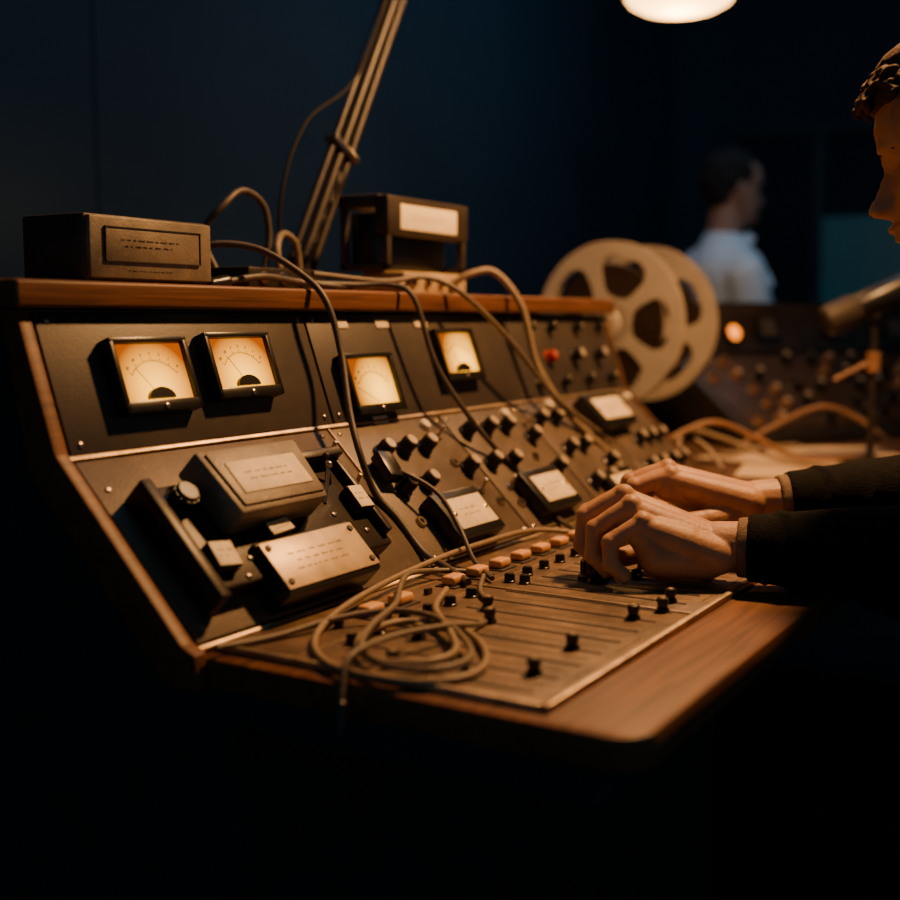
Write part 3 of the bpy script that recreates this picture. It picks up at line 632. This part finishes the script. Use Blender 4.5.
# ------------------------------------------------------------------ operator
pe=top("person",(.66,-.42,0),"person in dark knit sweater, both hands on the console controls","person")
g=G()
def chain(g,pts,rs,n=18):
    for i in range(len(pts)-1): g.caps(pts[i],pts[i+1],rs[i],rs[i+1],n)
def hand(g,W,mcp,fing,thumb,up,hyp):
    W=V(W);mc=[V(m) for m in mcp];up=V(up).normalized()
    fr=[.0099,.0101,.0096,.0086]
    for i,m in enumerate(mc):
        base=W+(m-W)*.10+(m-(mc[1]+mc[2])/2)*.5
        g.caps(base-up*.001,m-up*.0060,.0190,.0138 if i<3 else .0126)
        g.caps(W.lerp(m,.45)+(m-(mc[1]+mc[2])/2)*.25-up*.004,W.lerp(m,.78)-up*.006,.0182,.0153)
        c=[V(p) for p in fing[i]];r=fr[i]
        g.caps(m-up*.002,m.lerp(c[0],.5),r*1.16,r*1.04,14);g.caps(m.lerp(c[0],.5),c[0],r*1.04,r*1.0,14)
        g.caps(c[0],c[1],r*.98,r*.93,14);g.caps(c[1],c[2],r*.92,r*.84,14)
        g.ell(m+up*.0006,(r*1.08,)*3);g.ell(c[0]+up*.0006,(r*1.07,)*3);g.ell(c[1],(r*.98,)*3)
    ctr=W.lerp((mc[1]+mc[2])/2,.55)-up*.014
    g.caps(W-up*.003,ctr,.024,.025)
    for k,rr in ((0,.016),(1,.016),(2,.016),(3,.015)): g.caps(ctr,mc[k]-up*.014,.021,rr)
    h0,h1=V(hyp[0]),V(hyp[1]);g.caps(h0,h1,.021,.018);g.caps(h1,mc[3]-up*.012,.018,.014);g.caps(ctr-up*.004,h1,.021,.018)
    th=[V(t) for t in thumb];g.caps(W-up*.004,th[0],.020,.018)
    g.caps(th[0],th[1],.018,.0145,14);g.caps(th[1],th[2],.0140,.0115,14);g.caps(th[2],th[3],.0112,.0095,14)
LHW=(.440,.102,.791)
Lm=[(.426,.196,.836),(.413,.188,.838),(.399,.174,.831),(.387,.157,.818)]
Lf=[[(.416,.228,.816),(.412,.231,.791),(.411,.220,.775)],[(.401,.223,.815),(.396,.224,.788),(.396,.209,.773)],[(.385,.206,.806),(.380,.205,.781),(.382,.190,.768)],[(.372,.184,.797),(.367,.181,.777),(.370,.168,.767)]]
Lt=[(.457,.122,.782),(.462,.155,.780),(.448,.187,.774),(.428,.204,.769)]
hand(g,LHW,Lm,Lf,Lt,(-.25,-.25,.9),((.428,.108,.780),(.398,.146,.782)))
RHW=(.602,.112,.812)
Rm=[(.551,.192,.842),(.565,.201,.847),(.580,.203,.843),(.593,.199,.833)]
Rf=[[(.531,.225,.829),(.522,.236,.805),(.517,.230,.784)],[(.546,.237,.832),(.538,.247,.806),(.533,.240,.785)],[(.562,.239,.828),(.555,.247,.802),(.551,.239,.783)],[(.577,.231,.818),(.571,.238,.796),(.567,.230,.780)]]
Rt=[(.582,.125,.798),(.555,.150,.795),(.530,.176,.791),(.513,.197,.783)]
hand(g,RHW,Rm,Rf,Rt,(-.05,-.2,.97),((.612,.120,.798),(.594,.175,.803)))
LEl=V((.505,-.150,.792));REl=V((.745,-.135,.825));LS=V((.490,-.33,1.0));RS=V((.84,-.33,1.0))
for W,E,S in ((V(LHW),LEl,LS),(V(RHW),REl,RS)):
    g.caps(W,W.lerp(E,.35),.0245,.028);g.caps(W+V((.004,.0,-.001)),W.lerp(E,.2)+V((.008,0,0)),.022,.023)
    g.caps(W.lerp(E,.35),E,.028,.036);g.caps(E,S,.038,.046)
NB=V((.655,-.29,1.035))
hf=V((-.10,.97,-.20)).normalized();hs=hf.cross(V((0,0,1))).normalized();hu=hs.cross(hf).normalized()
HC=V((.599,-.095,1.172))
HR=Matrix((( hs.x,hf.x,hu.x,0),(hs.y,hf.y,hu.y,0),(hs.z,hf.z,hu.z,0),(0,0,0,1)))
def hp(x,y,z): return HC+hs*x+hf*y+hu*z
chain(g,[NB,hp(0,-.045,-.06)],[.058,.052]);g.caps(LS,RS,.06,.06);g.caps(LS.lerp(RS,.5),(.66,-.42,.62),.11,.12);g.caps(NB,LS.lerp(RS,.5),.065,.09)
head(g,hp,.0098)
put("body",remesh(g,"body",M_skin,.0016,3,.5),pe,label="bare hands, wrists, face and neck")
NL=G().ell((0,0,0),(.0052,.0068,.0014),sub=2).mesh("fingernail",mat("nail",(.62,.38,.24),.3,0,.05,30))
for fs,mm in ((Lf,Lm),(Rf,Rm)):
    for f,m_ in zip(fs,mm):
        a,b=V(f[1]),V(f[2]);d=(b-a).normalized()
        n_=(V(f[1])-(V(m_)+V(f[2]))/2);n_=(n_-d*n_.dot(d)).normalized();s2=d.cross(n_)
        Mx=Matrix(((s2.x,d.x,n_.x,0),(s2.y,d.y,n_.y,0),(s2.z,d.z,n_.z,0),(0,0,0,1)))
        put("fingernail",NL,pe,Matrix.Translation(b-d*.001+n_*.0072)@Mx)
g=G()
for W,E,S,dr in ((V(LHW),LEl,LS,1),(V(RHW),REl,RS,0)):
    c=W.lerp(E,.112);d=(E-W).normalized()
    g.cone(c,c+d*.024,.0325,.0345,28);g.cone(c+d*.022,W.lerp(E,.55),.0345,.046,28)
    g.caps(W.lerp(E,.55),E,.045,.056);g.caps(E,S,.056,.068)
    if dr: g.caps(W.lerp(E,.58)-V((0,0,.020)),E-V((0,0,.038)),.034,.054)
    rq=random.Random(3)
    for i in range(9):
        p=W.lerp(E,.22+.09*i);rad=.036+.0022*i
        a0=rq.uniform(0,6);q=d.to_track_quat('Z','Y').to_matrix()
        g.tube([p+d*(.012*math.sin(k*.9+i))+q@V((math.cos(a0+k*.55)*rad,math.sin(a0+k*.55)*rad,0)) for k in range(6)],.0045,8,4)
g.caps(LS,RS,.085,.085);g.caps(LS.lerp(RS,.5)-V((.06,0,.03)),(.60,-.43,.60),.12,.13);g.caps(LS.lerp(RS,.5)-V((-.06,0,.03)),(.72,-.43,.60),.12,.13);g.cone(NB-V((0,.0,.05)),NB+V((0,.012,.02)),.085,.070,28)
put("sweater",remesh(g,"sweater",M_knit,.0030,7,.5),pe,label="dark knitted long-sleeved sweater")
for W,E in ((V(LHW),LEl),(V(RHW),REl)):
    g=G();g.cone(W.lerp(E,.078),W.lerp(E,.17),.0290,.0305,32)
    put("cuff",remesh(g,"cuff",M_cuff,.0022,4),pe,label="brown cloth cuff")
g=G()
for x in (.60,.74):
    g.caps((x,-.43,.57),(x,-.27,.56),.085,.070);g.caps((x,-.27,.56),(x,-.30,.10),.062,.045)
g.caps((.60,-.44,.57),(.74,-.44,.57),.11,.11)
put("trousers",remesh(g,"trousers",M_trou,.008,2),pe)
for x in (.60,.74): put("shoe",G().ell((x,-.25,.045),(.045,.13,.042)).b2(x-.042,x+.042,-.36,-.13,.001,.025,.008).mesh("shoe",M_trou),pe)
g=G();hairlocks(g,hp,HR,5,700,1.0,True)
put("hair",remesh(g,"hair",M_hair,.0014,1,.3),pe,label="short wavy brown hair")
for s in (-1,1): put("eyebrow",G().tube([hp(s*.014,.0850,.0165),hp(s*.028,.0815,.0205),hp(s*.044,.0700,.017)],.0024,6,5,.5).mesh("eyebrow",M_hair),pe)
st=top("stool",(.67,-.46,0),"dark padded studio stool","stool")
put("seat",G().lathe([(0,.40),(.17,.40),(.18,.42),(.17,.448),(0,.452)],40).mesh("seat",M_black),st,T(.67,-.46,0))
put("pedestal",G().cone((.67,-.46,.02),(.67,-.46,.41),.028,.028).mesh("pedestal",M_blackm),st)
put("base",G().lathe([(0,0),(.17,0),(.17,.015),(.05,.03),(0,.03)],40).mesh("base",M_blackm),st,T(.67,-.46,0))
# ------------------------------------------------------------------ background person
bp_=top("person",(2.93,.92,0),"person in pale blue shirt with short dark hair, standing","person")
fx=V((.72,-.69,0)).normalized();sx_=V((-fx.y,fx.x,0));B=V((2.915,.905,-.030))
def bq(s,f,z): return B+sx_*s+fx*f+V((0,0,z))
BR=Matrix(((sx_.x,fx.x,0,0),(sx_.y,fx.y,0,0),(0,0,1,0),(0,0,0,1)))
bh=lambda x,y,z: bq(x,y+.008,z+1.430)
g=G();head(g,bh,.0094)
g.caps(bq(0,-.015,1.38),bq(0,-.03,1.25),.050,.056);g.caps(bq(0,-.03,1.15),bq(0,0,.95),.085,.10)
for s in (-1,1):
    g.caps(bq(s*.145,-.03,1.155),bq(s*.175,.0,.97),.040,.036);g.caps(bq(s*.175,0,.95),bq(s*.16,.20,.86),.036,.026)
    g.caps(bq(s*.16,.20,.86),bq(s*.15,.27,.85),.026,.030);g.caps(bq(0,-.03,1.15),bq(s*.14,-.03,1.15),.05,.04)
    for k in range(4): g.caps(bq(s*.15+(k-1.5)*.017,.27,.85),bq(s*.15+(k-1.5)*.02,.35-.006*abs(k-1.5),.83),.010,.008)
    g.caps(bq(s*.14,.25,.85),bq(s*.10,.30,.84),.011,.009)
    g.caps(bq(s*.09,0,.88),bq(s*.10,.0,.14),.075,.04)
put("body",remesh(g,"body",M_skin2,.004,2),bp_)
g=G();g.caps(bq(-.09,-.03,1.165),bq(.09,-.03,1.165),.080,.080);g.caps(bq(-.04,-.03,1.16),bq(-.04,.0,.90),.120,.12);g.caps(bq(.04,-.03,1.16),bq(.04,.0,.90),.120,.12);g.cone(bq(0,-.03,1.20),bq(0,-.020,1.300),.100,.060,24)
for s in (-1,1):
    g.caps(bq(s*.145,-.03,1.165),bq(s*.175,.0,.98),.064,.058);g.box((0,0,0),(.05,.02,.03),.004,M=Matrix.Translation(bq(s*.03,.045,1.285))@BR@RX(-30)@RY(s*20))
    for k in range(5): g.tube([bq(s*.10,.07,1.18-.05*k),bq(s*.16,.05,1.14-.05*k),bq(s*.20,-.02,1.15-.05*k)],.008,6,4)
put("shirt",remesh(g,"shirt",M_shirt,.006,2),bp_,label="pale blue collared shirt")
g=G()
for s in (-1,1): g.caps(bq(s*.085,0,.86),bq(s*.095,0,.10),.10,.06)
put("trousers",remesh(g,"trousers",M_trou,.01,2),bp_)
for s in (-1,1): put("shoe",G().ell((0,.05,.045),(.048,.13,.044)).mesh("shoe",M_black),bp_,Matrix.Translation(bq(s*.095,0,.032))@BR)
g=G();hairlocks(g,bh,BR,9,260,1.0)
put("hair",remesh(g,"hair",M_hair2,.003,2),bp_,label="short dark hair")
# ------------------------------------------------------------------ room
def struct(name,x0,x1,y0,y1,z0,z1,m): 
    return put(name,G().b2(x0,x1,y0,y1,z0,z1).mesh(name,m,False),None,None,kind="structure")
struct("floor",-3,4.6,-3,1.8,-.1,0,M_floor)
struct("ceiling",-3,4.6,-3,1.8,2.8,2.9,M_ceil)
struct("wall_back",-3,4.5,1.7,1.8,0,2.8,M_wall)
struct("wall_right",4.5,4.6,-3,1.8,0,2.8,M_wall)
struct("baseboard_back",-3,4.49,1.68,1.70,0.001,.12,M_wallt)
struct("trim_1",1.13,1.15,1.696,1.70,.12,2.8,M_wall)
w=put("window_1",G().b2(4.44,4.50,-.6,1.45,1.78,1.84,.005).b2(4.44,4.50,-.6,1.45,.88,.94,.005).b2(4.44,4.50,1.40,1.45,.93,1.79,.005).b2(4.44,4.50,-.6,-.55,.93,1.79,.005).b2(4.445,4.50,1.02,1.06,.93,1.79,.003).mesh("window_frame",M_wallt),None,None,kind="structure")
put("window_glass",G().b2(4.47,4.48,1.05,1.41,.93,1.79).b2(4.47,4.48,-.56,1.03,1.44,1.79).mesh("window_glass",M_glass,False),w)
put("lit_pane",G().b2(4.47,4.48,-.56,1.02,.93,1.44).mesh("lit_pane",M_teal,False),w)
# ------------------------------------------------------------------ lights
def light(name,kind,loc,power,col,size=.1,target=None,spot=None,blend=.6):
    l=bpy.data.lights.new(name,kind);l.energy=power;l.color=col
    if kind=='AREA': l.shape='DISK';l.size=size
    else: l.shadow_soft_size=size
    if spot: l.spot_size=math.radians(spot);l.spot_blend=blend
    o=bpy.data.objects.new(name,l);COL.objects.link(o);o.location=loc
    if target is not None: o.rotation_euler=(V(target)-V(loc)).to_track_quat('-Z','Y').to_euler()
    return o
warm=(1.0,.49,.165)
light("work_lamp_bulb",'SPOT',(.90,.0,1.965),132,warm,.05,(.72,.25,.75),130,.85)
light("pendant_bulb",'POINT',(1.893,.699,1.650),6.0,warm,.06)
light("added_blue_fill",'AREA',(2.2,.6,2.70),8,(.18,.50,.86),.8,(2.6,1.7,1.2))  # added blue fill for the back wall, no fixture behind it
light("added_blue_fill",'AREA',(.4,.6,2.70),4.5,(.16,.50,.84),.8,(.9,1.7,1.4))  # second added fill, left part of the wall
light("added_shirt_spot",'SPOT',(2.4,.1,2.5),9,(.60,.78,1.0),.08,(2.9,.93,1.15),24,.6)  # added unseen spot, brightens the background person's shirt
W=bpy.data.worlds.new("w");scene.world=W;W.use_nodes=True
W.node_tree.nodes["Background"].inputs[0].default_value=(.10,.19,.25,1);W.node_tree.nodes["Background"].inputs[1].default_value=.45
# ------------------------------------------------------------------ camera
a=math.radians(31.3);p=math.atan(130/1184)
Fv=V((math.cos(p)*math.cos(a),math.cos(p)*math.sin(a),-math.sin(p)));Rv=V((math.sin(a),-math.cos(a),0));Uv=Rv.cross(Fv)
cam=bpy.data.cameras.new("camera");cam.lens=47.36;cam.sensor_width=36;cam.clip_start=.02
cam.dof.use_dof=True;cam.dof.focus_distance=1.17;cam.dof.aperture_fstop=2.6
co=bpy.data.objects.new("camera",cam);COL.objects.link(co)
co.matrix_world=Matrix(((Rv.x,Uv.x,-Fv.x,-.6656),(Rv.y,Uv.y,-Fv.y,-.2668),(Rv.z,Uv.z,-Fv.z,1.01),(0,0,0,1)))
scene.camera=co
